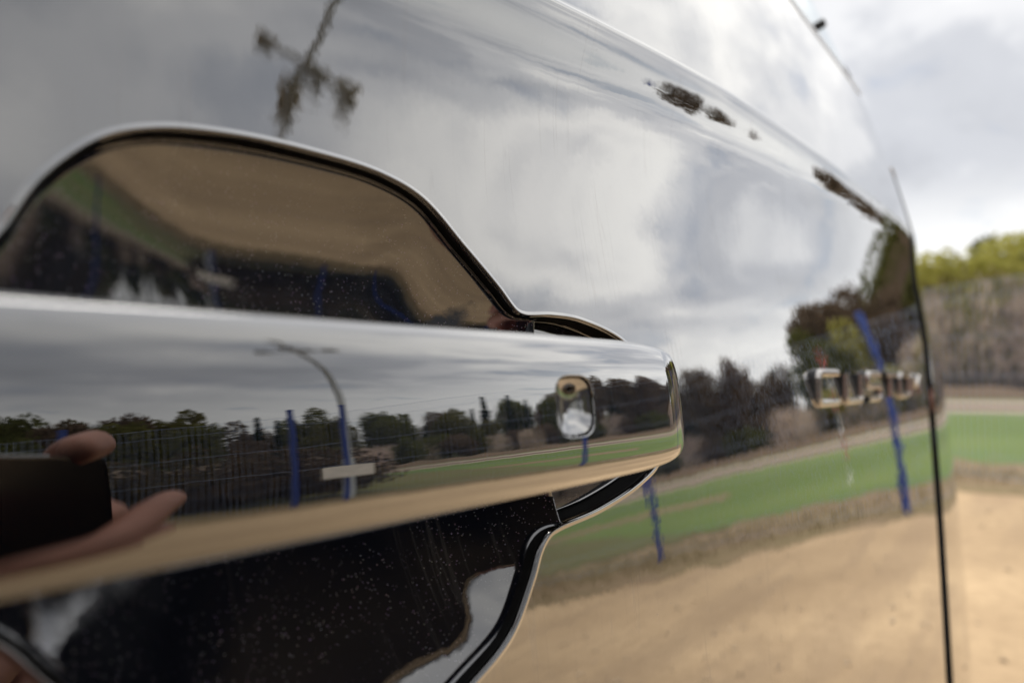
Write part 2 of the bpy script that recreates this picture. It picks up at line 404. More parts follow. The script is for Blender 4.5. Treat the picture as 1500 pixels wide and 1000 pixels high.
bowl = sp_.build('handle_recess', M['bowl'], panel, True, True)
sl = []
for d, dep in ((.0004, .0020), (.0005, .0008), (.0007, .0006), (.0009, .0009), (.0011, .0014), (.0013, None), (.0015, .006)):
    q = inset(d); P = surf(q[:, 0], q[:, 1]); P[:, 1] = P[:, 1]+dep+.0004 if dep else np.maximum(BY[0], P[:, 1]+.0012); sl.append(P)
sl = np.array(sl); sn = grid_normals(sl, wrapv=True)
if sn[2, 0, 1] > 0: sn = -sn
sp_ = Soup(); sp_.add(sl, grid_faces(*sl.shape[:2], wrapv=True), sn); sp_.build('recess_seal', M['rubber'], panel, True, True)

# --- door handle
XE, XL = .1925, -.030                              # far end and near end
def sup(u, p): return np.clip(1-np.clip(u, 0, 1)**p, 0, None)**(1/p)
def smst(a, b, x): t = np.clip((x-a)/(b-a), 0, 1); return t*t*(3-2*t)
prof_s = np.array([0, .012, .03, .06, .13, .25, .38, .70, .83, .90, .95, .98, 1.0])
prof_d = np.array([84, 66, 44, 28, 18, 10.5, 6.8, 4.2, 1.4, -7, -24, -52, -82])
HS = .5-.5*np.cos(np.pi*span(0, 1, 340)); _f = np.linspace(0, 1, 4001); _pd = gsm(np.interp(_f, prof_s, prof_d), _f, .008)
_pt = np.tan(np.radians(_pd)); _py = np.concatenate([[0], np.cumsum(-(_pt[1:]+_pt[:-1])/2*np.diff(_f))])*2
pz_ = 1-2*HS; py_ = np.interp(HS, _f, _py); py_ -= py_.min()     # z runs 1..-1, y is 0 at the most proud point
def handle_station(X):
    mid = (XE+XL)/2
    ue = np.where(X > mid, (X-(XE-.052))/.052, ((XL+.052)-X)/.052)
    h = sup(ue, 2.7)
    uf = np.where(X > mid, (X-(XE-.030))/.030, ((XL+.030)-X)/.030)
    f = sup(uf, 2.2)
    Zc = -.0068; H = (.0160+.0004*np.clip((X-.08)/.1, 0, 1))*h
    xm = X-.085
    Yf = .0815+xm*xm*.42+(1-f)*.026
    return Zc, H, Yf
# X stations, denser at the ends and at the lock cover
LX, LZ, LA, LB = .1182, -.0058, .0072, .0064
xs = np.unique(np.round(np.concatenate([XL+.0001+.05*(span(0, 1, 50)**2), span(XL+.05, LX-.009, 90), span(LX-.009, LX+.009, 110), span(LX+.009, XE-.05, 50), XE-.0001-.05*(span(1, 0, 110)**2)]), 7))
Zc, H, Yf = handle_station(xs)
HX = np.repeat(xs[:, None], len(HS), 1)
HY = Yf[:, None]+py_[None]*H[:, None]; HZ = Zc+pz_[None]*H[:, None]
def lock_r(X, Z): return ((np.abs(X-LX)/LA)**3.4+(np.abs(Z-LZ)/LB)**3.4)**(1/3.4)
lr = lock_r(HX, HZ)
HY = HY+.0034*(1-smst(.90, 1.0, lr))
front = np.stack([HX, HY, HZ], -1)
HN = grid_normals(front)
# back of the grip: a rounded rear, carried to the door at both feet
ybk = np.where((xs > .15) | (xs < .005), np.maximum(S(xs, np.full_like(xs, -.0085))+.004, .1), .1015)
t1 = smst(.140, .160, xs)+smst(.010, -.010, xs); ybk = .1015*(1-t1)+(S(xs, np.full_like(xs, -.0085))+.004)*t1
kb = span(0, 1, 24)
bz = np.cos(kb*np.pi); bq = np.sin(kb*np.pi)**.5
ytop = HY[:, 0]; ybot = HY[:, -1]
byk = np.where(kb[None] < .5, ytop[:, None]+(np.maximum(ybk, ytop+.001)-ytop)[:, None]*bq[None], ybot[:, None]+(np.maximum(ybk, ybot+.001)-ybot)[:, None]*bq[None])
bzk = Zc+H[:, None]*(.985*bz[None])
bzk[:, 0] = HZ[:, 0]; bzk[:, -1] = HZ[:, -1]
back = np.stack([np.repeat(xs[:, None], 24, 1), byk, bzk], -1)
hb = Soup()
if HN[60, 160, 1] > 0: HN = -HN
hb.add(front+OFF, grid_faces(*HX.shape), HN)
BNr = -grid_normals(back)
if BNr[60, 12, 1] < 0: BNr = -BNr
handle = hb.build('door_handle', M['grip'], van, True, True)
hb2 = Soup(); hb2.add(back+OFF, grid_faces(*back.shape[:2]), BNr); hb2.build('grip_back', M['trim'], handle, True, True)
# lock cover: a dished cap with a small oval lens near its top
q1 = span(-1, 1, 61)
U, Vv = np.meshgrid(q1, q1, indexing='ij')
# square to superellipse disc
rr_ = np.maximum(np.abs(U), np.abs(Vv)); ln_ = (np.abs(U)**3.4+np.abs(Vv)**3.4)**(1/3.4); sc2 = np.where(ln_ > 1e-9, rr_/np.maximum(ln_, 1e-9), 1.0)
CXg = LX+.905*LA*U*sc2; CZg = LZ+.905*LB*Vv*sc2
_, Hh, Yh = handle_station(CXg)
base_y = Yh+np.interp((CZg+.0068)/Hh, pz_[::-1], py_[::-1])*Hh
CYg = base_y+.0006+.0015*np.clip(1-rr_**2.2, 0, None)
CP = np.stack([CXg, CYg, CZg], -1)+OFF; CN = grid_normals(CP)
if CN[30, 30, 1] > 0: CN = -CN
sp_ = Soup(); sp_.add(CP, grid_faces(61, 61), CN)
lock = sp_.build('lock_cover', M['dish'], handle, True, True)
sp_ = Soup(); th = np.arange(28)*2*np.pi/28
ox, oz = LX, LZ+.0036
rings_ = []
for rr2, dp in ((1.0, 0), (.92, -.00025), (.5, -.0004)):
    ex = ox+.0027*rr2*np.cos(th); ez = oz+.0013*rr2*np.sin(th)
    _, h2, y2 = handle_station(ex); by = y2+np.interp((ez+.0068)/h2, pz_[::-1], py_[::-1])*h2+.0006+.0015*np.clip(1-np.maximum(np.abs(ex-LX)/LA, np.abs(ez-LZ)/LB)**2.2, 0, None)
    rings_.append(np.stack([ex, by+dp, ez], -1)+OFF)
P = np.array(rings_); sp_.add(P, grid_faces(3, 28, wrapv=True)); sp_.F.append([56+i for i in range(28)])
sp_.build('sensor_lens', M['amber'], lock, False) if False else sp_.build('sensor_lens', M['amber'], handle, True)

# --- raised letters on the door: C U S T O M
def sweep_letter(strokes, X0, Z0, wid, hei, name='badge_letter'):
    b = Soup(); mi = []
    for st in strokes:
        pts = np.array(st, float); out = [pts[0]]
        for i in range(1, len(pts)-1):      # round the corners
            a, p, c = pts[i-1], pts[i], pts[i+1]
            ra_ = min(.16, .45*np.linalg.norm(p-a), .45*np.linalg.norm(c-p))
            d1 = (a-p)/np.linalg.norm(a-p); d2 = (c-p)/np.linalg.norm(c-p)
            for t in span(0, 1, 6): out.append((1-t)**2*(p+d1*ra_)+2*t*(1-t)*p+t*t*(p+d2*ra_))
        out.append(pts[-1]); pts = np.array(out)
        c2 = np.stack([X0+pts[:, 0]*wid, Z0+pts[:, 1]*hei], 1)
        t = np.gradient(c2, axis=0); t /= np.linalg.norm(t, axis=1, keepdims=True); nrm2 = np.stack([-t[:, 1], t[:, 0]], 1)
        hw = .0023
        prof = [(-1.0, 0), (-.98, .0016), (-.70, .0033), (-.35, .0038), (.35, .0038), (.70, .0033), (.98, .0016), (1.0, 0)]
        L = []
        for (o1, hgt) in prof:
            q = c2+nrm2*o1*hw
            base = surf(q[:, 0], q[:, 1])
            if hgt > 0: base[:, 1] = S(q[:, 0], np.full(len(q), Z0+hei*.5))-hgt+.0003
            else: base[:, 1] += .0006
            L.append(base)
        P = np.array(L); nu, nv = P.shape[:2]
        b.add(P, grid_faces(nu, nv)); base = b.n-nu*nv; mi += [1 if i in (0, nu-2) else 0 for i in range(nu-1) for _ in range(nv-1)]+[1, 1]
        b.F.append([base+k*nv for k in range(nu)]); b.F.append([base+(nu-1-k)*nv+nv-1 for k in range(nu)])
    o = b.build(name, M['chrome'], van, False); o.data.materials.append(M['trim']); o.data.polygons.foreach_set('material_index', mi); return o  # letter sides coloured black to stand in for their shadow side
LET = {'C': [[(1, 1), (0, 1), (0, 0), (1, 0)]], 'U': [[(0, 1), (0, 0), (1, 0), (1, 1)]],
       'S': [[(1, 1), (0, 1), (0, .5), (1, .5), (1, 0), (0, 0)]], 'T': [[(0, 1), (1, 1)], [(.5, .98), (.5, 0)]],
       'O': [[(.5, 1), (0, 1), (0, 0), (1, 0), (1, 1), (.5, 1)]], 'M': [[(0, 0), (0, 1), (.5, .35), (1, 1), (1, 0)]]}
bx, pitch = .3815, .0535
for ch in 'CUSTOM':
    o = sweep_letter(LET[ch], bx, -.0135+.0016*0, .036, .0165); o['label'] = 'raised chrome letter ' + ch; bx += pitch

# --- rest of the van
def side_mesh(name, xs_, zlo, zhi, mat, nz=60, ynudge=0.0, parent=van):
    X = np.repeat(xs_[:, None], nz, 1); lo = zlo(xs_)[:, None]; hi = zhi(xs_)[:, None]
    Z = lo+(hi-lo)*span(0, 1, nz)[None]
    P = surf(X, Z); P[..., 1] += ynudge
    s_ = Soup(); s_.add(P, grid_faces(*X.shape), SN(X, Z)); return s_.build(name, mat, parent, True, True)
YC = Y0+.95                                        # centre plane of the van
# seal in the front shut line
zs = span(-.74, .34, 120); sx = front_edge(zs)
s_ = Soup(); P = []
for dx_, dep in ((.003, .006), (.006, .0030), (.014, .0022), (.034, .0022), (.042, .0032), (.046, .007)):
    q = surf(sx+dx_, zs); q[:, 1] += dep; P.append(q)
P = np.array(P); sn = grid_normals(P)
if sn[2, 5, 1] > 0: sn = -sn
s_.add(P, grid_faces(*P.shape[:2]), sn); s_.build('door_seal', M['rubber'], van, True, True)
# front wing
def arch(X, xc, r=.40): return np.where(np.abs(X-xc) < r, -.71+np.sqrt(np.clip(r*r-(X-xc)**2, 0, None)), -.72)
ks2 = span(0, 1, 150)
zrow = np.concatenate([span(0, .86, 60)[:-1], span(.86, 1, 30)])
WX = np.zeros((150, len(zrow))); WZ = np.zeros_like(WX)
WX[:] = 1.2
for _ in range(5):
    lo = arch(WX, 1.20); hi = crease(WX)+.115+.085*(1-smst(.85, 1.35, WX))
    WZ = lo+(hi-lo)*zrow[None]
    x0 = front_edge(WZ)+.0445
    WX = x0+(1.60-x0)*(ks2[:, None]**1.3)
s_ = Soup(); s_.add(surf(WX, WZ), grid_faces(*WX.shape), SN(WX, WZ))
X, Z = WX[0], WZ[0]
P = np.stack([surf(X, Z), surf(X-.003, Z)+np.array([0, .003, 0]), surf(X-.003, Z)+np.array([0, .025, 0])])
s_.add(P, grid_faces(3, len(X))[:, ::-1], np.tile(np.array([-.9, -.3, 0]), (3*len(X), 1)))
wing_o = s_.build('front_wing', M['paint'], van, True, True)
# bonnet between the two wings, windscreen, roof, rear sides
bxs = WX[:, -1]; bzs = WZ[:, -1]; bys = S(bxs, bzs)
tt = span(0, 1, 24)
P = np.stack([np.stack([bxs-.0*t, bys+(2*YC-2*bys)*t, bzs+.06*np.sin(np.pi*t)*np.clip(YC-bys, 0, 1)], -1) for t in tt], 1)+OFF+np.array([0, 0, .002])
bn = grid_normals(P)
if bn[20, 12, 2] < 0: bn = -bn
s_ = Soup(); s_.add(P, grid_faces(*P.shape[:2]), bn); s_.build('bonnet', M['paint'], van, True, True)
# window glass above the belt line of the front door
gxs = span(-.36, 1, 60)
GX = np.zeros((90, 40)); kz = span(0, 1, 40)
def glass_rows(Xg): return crease(Xg)+DZTOP+.005+(.44)*kz[None]
GX[:] = .3
for _ in range(5):
    GZ = glass_rows(GX); GX = -.36+(front_edge(GZ)-.005+.36)*span(0, 1, 90)[:, None]
P = surf(GX, GZ); P[..., 1] += .002
s_ = Soup(); s_.add(P, grid_faces(*GX.shape), SN(GX, GZ)); s_.build('window_glass', M['glass'], van, True, True)
# belt trim strip: a rounded lip under the glass
ax = span(-.40, .80, 160); az = crease(ax)+DZTOP+.002
prof = [(-.003, .0006), (-.0018, -.0008), (.0005, -.0016), (.003, -.0012), (.0048, .0004), (.0055, .005)]
P = np.array([surf(ax, az+dz_)+np.array([0, dy_, 0]) for dz_, dy_ in prof]); sn = grid_normals(P)
if sn[2, 5, 1] > 0: sn = -sn
s_ = Soup(); s_.add(P, grid_faces(*P.shape[:2]), sn); s_.build('belt_trim', M['satin'], van, True, True)
# small dark fixing near the front corner of the window
fx_, fz_ = .69, .345
s_ = Soup(); c = surf(np.array(fx_), np.array(fz_)); nn_ = SN(np.array(fx_), np.array(fz_)); s_.tube([c-nn_*.002, c+nn_*.003, c+nn_*.005], [.0045, .0045, .0025], 14); s_.build('trim_clip', M['trim'], van)
# rear side panel with its shut line, sill, far side, roof, tail
xr = np.concatenate([span(-3.35, -.44, 120)])
side_mesh('side_panel', xr, lambda X: arch(X, -1.95), lambda X: crease(X)+.90, M['paint'], 120)
side_mesh('sill', span(-1.5, .85, 40), lambda X: X*0-.80, lambda X: X*0-.725, M['trim'], 6)
def mirror_copy(o, name):
    me = o.data; V = np.zeros(len(me.vertices)*3); me.vertices.foreach_get('co', V); V = V.reshape(-1, 3).copy(); V[:, 1] = 2*YC-V[:, 1]
    Fc = [tuple(reversed(p.vertices[:])) for p in me.polygons]
    return raw(name, V, Fc, me.materials[0], van)
X = span(-3.35, .86, 60); 
mirror_copy(wing_o, 'front_wing')
far = side_mesh('far_side_panel', X, lambda X: X*0-.72, lambda X: crease(X)+np.interp(X, [-3.4, .2, .86], [.90, .90, .13]), M['paint'], 30)
V = np.zeros(len(far.data.vertices)*3); far.data.vertices.foreach_get('co', V); V = V.reshape(-1, 3); V[:, 1] = 2*YC-V[:, 1]; far.data.vertices.foreach_set('co', V.ravel()); far.data.update()
rx = span(-3.35, .22, 50); rz = crease(rx)+.90; ry = S(rx, rz)
P = np.stack([np.stack([rx, ry+(2*YC-2*ry)*t, rz+.10*np.sin(np.pi*t)**.6], -1) for t in span(0, 1, 30)], 1)+OFF
rn = grid_normals(P)
if rn[10, 15, 2] < 0: rn = -rn
s_ = Soup(); s_.add(P, grid_faces(*P.shape[:2]), rn); s_.build('roof', M['paint'], van, True, True)
zw = span(.145, .93, 30); xw = front_edge(zw)+.02; yw = S(xw, zw)+.01
P = np.stack([np.stack([xw+.28*np.sin(np.pi*t)**.5*0.6, yw+(2*YC-2*yw)*t, zw], -1) for t in span(0, 1, 30)], 1)+OFF
rn = grid_normals(P)
if rn[10, 15, 0] < 0: rn = -rn
s_ = Soup(); s_.add(P, grid_faces(*P.shape[:2]), rn); s_.build('windscreen', M['glass'], van, True, True)
s_ = Soup(); s_.box((-3.36, YC, EYE+.05), (.04, 1.86, 1.5)); s_.build('rear_door', M['paint'], van)
s_ = Soup(); s_.box((-1.0, YC, EYE-.70), (4.4, 1.5, .16)); s_.build('underbody', M['trim'], van)
# front bumper and headlight
bxx = span(1.34, 1.61, 40)
side_mesh('front_bumper', bxx, lambda X: X*0-.80, lambda X: X*0-.30+.0*X, M['trim'], 20, -.006)
side_mesh('headlight', span(1.30, 1.56, 40), lambda X: X*0-.16, lambda X: X*0+.06, M['lens'], 16, -.005)
def wheel(x, y):
    pr = [(.0, .34-.03), (.01, .34), (.11, .34), (.20, .34), (.215, .31)]
    th = np.arange(40)*2*np.pi/40
    for nm, prof_, mt in (('tyre', [(.02, .215), (.0, .25), (.0, .31), (.02, .335), (.10, .34), (.18, .335), (.20, .31), (.20, .22)], M['tyre']), ('rim', [(.05, .02), (.035, .07), (.02, .15), (.012, .20), (.02, .222)], M['alloy'])):
        P = np.array([[(x+r_*np.cos(t), y+d_, .34+r_*np.sin(t)) for t in th] for d_, r_ in prof_])
        b_ = Soup(); b_.add(P, grid_faces(len(prof_), 40, wrapv=True))
        if nm == 'tyre': root = b_.build('wheel', mt, van, True)
        else:
            b_.F.append(list(range(40)))
            for k in range(5):
                a = 2*np.pi*k/5; b_.box((x+.11*np.cos(a), y+.012, .34+.11*np.sin(a)), (.19, .02, .05), Matrix.Rotation(-a, 3, 'Y'))
            b_.build('rim', mt, root, False)
wheel(1.20, Y0+.22); wheel(-1.95, Y0+.02)

# ------------------------------------------------------------------ the yard, verge, field, path
def smooth_noise(x, y, seed=0.0):
    return (np.sin(x*1.3+seed)*np.cos(y*1.7-seed)+.5*np.sin(x*3.1-y*2.3+seed*2)+.25*np.sin(x*7.7+y*6.1+seed))/1.75
def ground_mat(name, c1, c2, c3, sc, bump=0.4, rough=0.95, tracks=0.0):
    m, n = new_mat(name); co = obj_co(n)
    t1 = n('ShaderNodeTexNoise', {'Vector': co, 'Scale': sc, 'Detail': 6.0, 'Roughness': 0.6}).outputs[0]
    t2 = n('ShaderNodeTexNoise', {'Vector': co, 'Scale': sc*14, 'Detail': 5.0, 'Roughness': 0.7}).outputs[0]
    t3 = n('ShaderNodeTexNoise', {'Vector': co, 'Scale': sc*0.33, 'Detail': 3.0}).outputs[0]
    c = n.mix(n.ramp(t1, [(0.36, 0.0), (0.66, 1.0)]), c1, c2)
    c = n.mix(n.ramp(t2, [(0.46, 0.0), (0.70, 0.75)]), c, c3)
    c = n.mix(n.ramp(t3, [(0.42, 0.0), (0.62, 0.45)]), c, tuple(x*0.72 for x in c1))
    if tracks:                                      # shallow wheel scuffs running past the van
        mp = n('ShaderNodeMapping', {0: co, 2: (0, 0, R(32)), 3: (0.35, 2.6, 1.0)}).outputs[0]
        t4 = n('ShaderNodeTexNoise', {'Vector': mp, 'Scale': 1.1, 'Detail': 5.0, 'Distortion': 0.6}).outputs[0]
        c = n.mix(n.math('MULTIPLY', n.ramp(t4, [(0.50, 0.0), (0.62, 1.0), (0.74, 0.3)]), tracks), c, (.30, .215, .14))
    b = n('ShaderNodeBump', {'Height': t2, 'Strength': bump, 'Distance': 0.03})
    finish(n, n('ShaderNodeBsdfPrincipled', {'Base Color': c, 'Roughness': rough, 'Specular IOR Level': 0.15, 'Normal': b.outputs[0]}).outputs[0])
    return m
M['sand'] = ground_mat('sandy_hardcore', (.43, .305, .185), (.63, .46, .28), (.36, .255, .15), 0.8, tracks=.40)
M['grass'] = ground_mat('mown_grass', (.115, .178, .045), (.155, .215, .06), (.215, .19, .095), 0.25)
M['verge'] = ground_mat('rough_brown_verge', (.27, .19, .12), (.19, .155, .075), (.33, .25, .155), 0.9)
M['path'] = ground_mat('pale_path', (.42, .34, .28), (.48, .40, .33), (.34, .27, .22), 0.3)
M['bank'] = ground_mat('brown_leaf_bank', (.15, .10, .065), (.10, .075, .045), (.21, .15, .10), 0.4)
M['wood'] = ground_mat('dark_wooded_slope', (.05, .055, .025), (.075, .06, .035), (.04, .05, .025), 0.25)
M['earth'] = ground_mat('rough_field', (.10, .13, .045), (.13, .12, .06), (.16, .15, .08), 0.08)

def sheet(name, poly, z, mat, kind='structure'):
    me = bpy.data.meshes.new(name); me.from_pydata([(x, y, z) for x, y in poly], [], [list(range(len(poly)))]); me.update()
    if me.polygons[0].normal.z < 0: me.flip_normals()
    return tag(link(name, me, mat), kind=kind)
def polar(yaw, d): return np.array([d*math.cos(R(yaw)), -d*math.sin(R(yaw))])   # yaw is measured outwards from the van's heading
sheet('ground', [(-900, -900), (900, -900), (900, 900), (-900, 900)], -.006, M['earth'])
# boundary of the yard (yaw, distance)
YB = [(-60, 15.0), (-30, 10.6), (-12, 8.6), (-5, 7.9), (7.6, 7.0), (20, 6.5), (29.7, 6.2), (40, 6.0), (52, 6.5), (60, 6.55), (75, 6.8), (90, 7.2), (110, 8.5), (135, 12), (160, 22)]
yb = catmull(np.array([polar(a, d) for a, d in YB]+[polar(200, 40), polar(-120, 40)]), 6)
def strip(name, lo, hi, z, mat, a0=-75, a1=170, n=160, jig=0.0, seed=0.0):
    a = span(a0, a1, n); yl = np.array([k for k, _ in YB]); dl = np.array([d for _, d in YB])
    base = np.interp(a, yl, dl)
    j = jig*smooth_noise(a*.55, a*.31, seed)
    A = np.array([polar(t, b+lo+jj) for t, b, jj in zip(a, base, j)]); hv = hi(a) if callable(hi) else np.full(n, float(hi)); B = np.array([polar(t, b+h_) for t, b, h_ in zip(a, base, hv)])
    P = np.concatenate([np.c_[A, np.full(n, z)], np.c_[B, np.full(n, z)]]).reshape(2, n, 3)
    s_ = Soup(); s_.add(P, grid_faces(2, n), np.tile(np.array([0, 0, 1.0]), (2*n, 1))); return tag(s_.build(name, mat), kind='structure')
sheet('yard', [tuple(p) for p in yb], 0.0, M['sand'])
strip('verge', -.25, 3.6, .004, M['verge'], jig=.35)
strip('field', 2.5, 200, .008, M['grass'], jig=.5, seed=2.0)
def arc_band(name, d0, d1, z, mat, a0=-60, a1=150, n=120, h=0.0, bow=0.0):
    a = span(a0, a1, n); k = span(0, 1, 7)
    P = np.array([[(*polar(t, (d0+(d1-d0)*q)*(1+.05*math.sin(t*.06))), z+h*math.sin(math.pi*q)*(1+.3*math.sin(t*1.3)*math.sin(t*.41))) for t in a] for q in k])
    s_ = Soup(); s_.add(P, grid_faces(7, n), np.tile(np.array([0, 0, 1.0]), (7*n, 1))); return tag(s_.build(name, mat, None, True), kind='structure')
arc_band('path', 26, 28.6, .012, M['path'])
arc_band('gravel_road', 33, 39, .012, M['path'])
arc_band('leaf_strip', 28.4, 33.2, .014, M['bank'])
arc_band('bank', 42, 56, .016, M['bank'], h=.55)
arc_band('wooded_rise', 80, 110, -.2, M['wood'], a0=-60, a1=170, h=5.5)
arc_band('worn_track', 13.5, 15.0, .012, M['verge'], a0=24, a1=150)

# ------------------------------------------------------------------ fence
M['blue'] = plain('blue_powder_coat', (.016, .045, .23), 0.4, 0.12, 20)
M['wire'] = plain('blue_wire', (.30, .38, .56), 0.45, 0.1, 20)
FP = [polar(-34, 12.2), polar(-11, 9.1), polar(7.7, 7.15), polar(30.2, 6.9), polar(55.8, 7.3), polar(60.6, 7.3), polar(79, 7.6), polar(100, 8.6), polar(118, 10.4)]
fence = empty('mesh_fence', (FP[2][0], FP[2][1], 0)); tag(fence, 'blue welded mesh fence with square posts along the edge of the sandy yard', 'fence')
off_ = np.array([FP[2][0], FP[2][1], 0])
for k, p in enumerate(FP):
    s_ = Soup(); s_.box(np.array([p[0], p[1], 1.07])-off_, (.058, .058, 2.14), Matrix.Rotation(R(-40), 3, 'Z')); s_.box(np.array([p[0], p[1], 2.155])-off_, (.066, .066, .03), Matrix.Rotation(R(-40), 3, 'Z'))
    s_.build('post', M['blue'], fence)
for p, q in zip(FP[:-1], FP[1:]):
    s_ = Soup(); L = np.linalg.norm(q-p); d = (q-p)/L; rot = Matrix.Rotation(math.atan2(d[1], d[0]), 3, 'Z')
    for t in np.arange(.06, L-.05, .075):
        c = p+d*t; s_.box(np.array([c[0], c[1], 1.05])-off_, (.0042, .0042, 1.98), rot)
    for z in (.08, .28, .68, 1.08, 1.48, 1.88, 2.03):
        c = (p+q)/2; s_.box(np.array([c[0], c[1], z])-off_, (L-.08, .0032, .0032), rot)
    s_.build('mesh_panel', M['wire'], fence)
# small white notice on the fence
M['white'] = plain('white_board', (.62, .60, .56), 0.5, 0.08, 10)
pc = polar(55.7, 7.15); s_ = Soup(); s_.box((0, 0, 0), (.62, .012, .27)); sg = s_.build('notice_board', M['white']); sg.location = (pc[0], pc[1], .93); sg.rotation_euler = (0, 0, R(35))
tag(sg, 'small pale blank notice board fixed low on the blue fence', 'sign')

# ------------------------------------------------------------------ lamp column
M['steel'] = plain('grey_galvanised_steel', (.24, .25, .25), 0.45, 0.15, 12)
M['darkgrey'] = plain('dark_grey_lamp_body', (.22, .22, .22), 0.5, 0.2, 12)
lp = polar(55.8, 8.4); lamp = empty('lamp_column', (lp[0], lp[1], 0), R(40)); tag(lamp, 'tall grey floodlight column with cross arm behind the blue fence', 'lamp post')
s_ = Soup(); s_.tube([(0, 0, 0), (0, 0, 1.2), (0, 0, 1.21), (0, 0, 6.1)], [.09, .085, .06, .04], 14); s_.build('column', M['steel'], lamp, True)
s_ = Soup(); s_.box((0, 0, 5.6), (1.15, .06, .06)); s_.box((.0, .2, 5.62), (.06, .5, .05)); s_.build('cross_arm', M['darkgrey'], lamp)
for (x, y, z) in ((-.56, -.08, 5.70), (.56, -.08, 5.70), (.16, -.1, 5.74), (0, .45, 5.76)):
    s_ = Soup(); s_.box((x, y, z), (.22, .18, .09), Euler((R(28), 0, 0)).to_matrix()); s_.box((x, y, z-.1), (.05, .05, .12)); f_ = s_.build('floodlight', M['darkgrey'], lamp)
    s_ = Soup(); s_.box((x, y-.06, z-.075), (.28, .16, .012), Euler((R(28), 0, 0)).to_matrix()); s_.build('lamp_glass', M['lens'], f_)
s_ = Soup(); s_.tube([(0, 0, 6.1), (0, 0, 6.7)], .03, 8); s_.tube([(-.02, -.25, 6.72), (-.02, .15, 6.72)], .10, 10); s_.build('camera_head', M['darkgrey'], lamp)

# red and white ranging pole beyond the fence
M['whitepaint'] = plain('white_paint', (.7, .68, .66), .5, .1, 10); M['redpaint'] = plain('red_paint', (.42, .05, .05), .5, .1, 10)
pp = polar(13.2, 11.5); pole = empty('marker_pole', (pp[0], pp[1], 0)); tag(pole, 'thin red and white marker pole standing in the grass beyond the fence', 'pole')
for k in range(6):
    s_ = Soup(); s_.tube([(0, 0, .42*k), (0, 0, .42*(k+1))], .016, 8); s_.build('band', M['redpaint'] if k % 2 else M['whitepaint'], pole, True)

# ------------------------------------------------------------------ trees and shrubs
def leaf_mat(name, c1, c2, c3):
    m, n = new_mat(name); 
    g = n('ShaderNodeNewGeometry').outputs['Random Per Island']
    o = n('ShaderNodeObjectInfo').outputs['Random']
    c = n.mix(n.ramp(g, [(0.0, 0.0), (1.0, 1.0)]), c1, c2)
    c = n.mix(n.math('MULTIPLY', o, 0.6), c, c3)
    d = n('ShaderNodeBsdfDiffuse', {'Color': c}).outputs[0]; t = n('ShaderNodeBsdfTranslucent', {'Color': c}).outputs[0]
    finish(n, n('ShaderNodeMixShader', {0: 0.45, 1: d, 2: t}).outputs[0]); return m
M['leaf_olive'] = leaf_mat('olive_foliage', (.085, .10, .03), (.14, .145, .045), (.14, .115, .04))
M['leaf_yellow'] = leaf_mat('yellow_green_foliage', (.34, .33, .08), (.44, .41, .12), (.36, .33, .09))
M['leaf_dark'] = leaf_mat('dark_conifer_foliage', (.014, .028, .014), (.028, .045, .02), (.03, .035, .02))
M['leaf_brown'] = leaf_mat('brown_twiggy_foliage', (.11, .08, .052), (.17, .125, .08), (.14, .10, .08))
M['leaf_mauve'] = leaf_mat('mauve_bare_twigs', (.66, .50, .45), (.74, .62, .56), (.60, .52, .32))
M['bark'] = plain('grey_brown_bark', (.10, .08, .065), .9, .3, 6)
def crown_mesh(name, kind, n, seed):
    r = np.random.default_rng(seed)
    if kind == 'round':
        k = 13; cs = r.normal(0, 1, (k, 3)); cs /= np.linalg.norm(cs, axis=1, keepdims=True); cs *= r.uniform(.35, .80, (k, 1))*np.array([1, 1, .9]); cs[:, 2] += .1
        rad = r.uniform(.26, .46, k); w_ = rad**2; idx = r.choice(k, n, p=w_/w_.sum())
        d = r.normal(0, 1, (n, 3)); d /= np.linalg.norm(d, axis=1, keepdims=True)
        P = cs[idx]+d*(rad[idx]*r.uniform(.55, 1.05, n))[:, None]
    elif kind == 'cone':
        h = r.uniform(0, 1, n)**1.4; lay = np.floor(h*14)/14+r.uniform(0, .035, n)
        rr3 = (1-lay)*(.42+.1*np.sin(np.floor(h*14)*2.1))*np.sqrt(r.uniform(.05, 1, n)); a = r.uniform(0, 2*np.pi, n)
        P = np.stack([rr3*np.cos(a), rr3*np.sin(a), lay*2-1-.18*rr3], -1)
    else:
        a = r.uniform(0, 2*np.pi, n); rr3 = np.sqrt(r.uniform(0, 1, n)); h = r.uniform(-1, 1, n)*np.sqrt(1-.75*rr3**2)
        P = np.stack([rr3*np.cos(a), rr3*np.sin(a), h+.12*np.sin(a*5)], -1)
    sz = r.uniform(.045, .085, n)*(1.0 if kind != 'twig' else .9)
    t = r.normal(0, 1, (n, 3)); t /= np.linalg.norm(t, axis=1, keepdims=True); q = np.cross(t, r.normal(0, 1, (n, 3))); q /= np.linalg.norm(q, axis=1, keepdims=True)
    if kind == 'twig': t = t*.5+np.array([0, 0, 1.3]); asp = .16; sz = sz*1.5
    else: asp = .65
    t = t*sz[:, None]; q = q*(sz*asp)[:, None]
    V = np.stack([P-t, P+q*.9, P+t, P-q*.9], 1).reshape(-1, 3)
    me = bpy.data.meshes.new(name); me.from_pydata(V.tolist(), [], np.arange(4*n).reshape(n, 4).tolist()); me.update(); return me
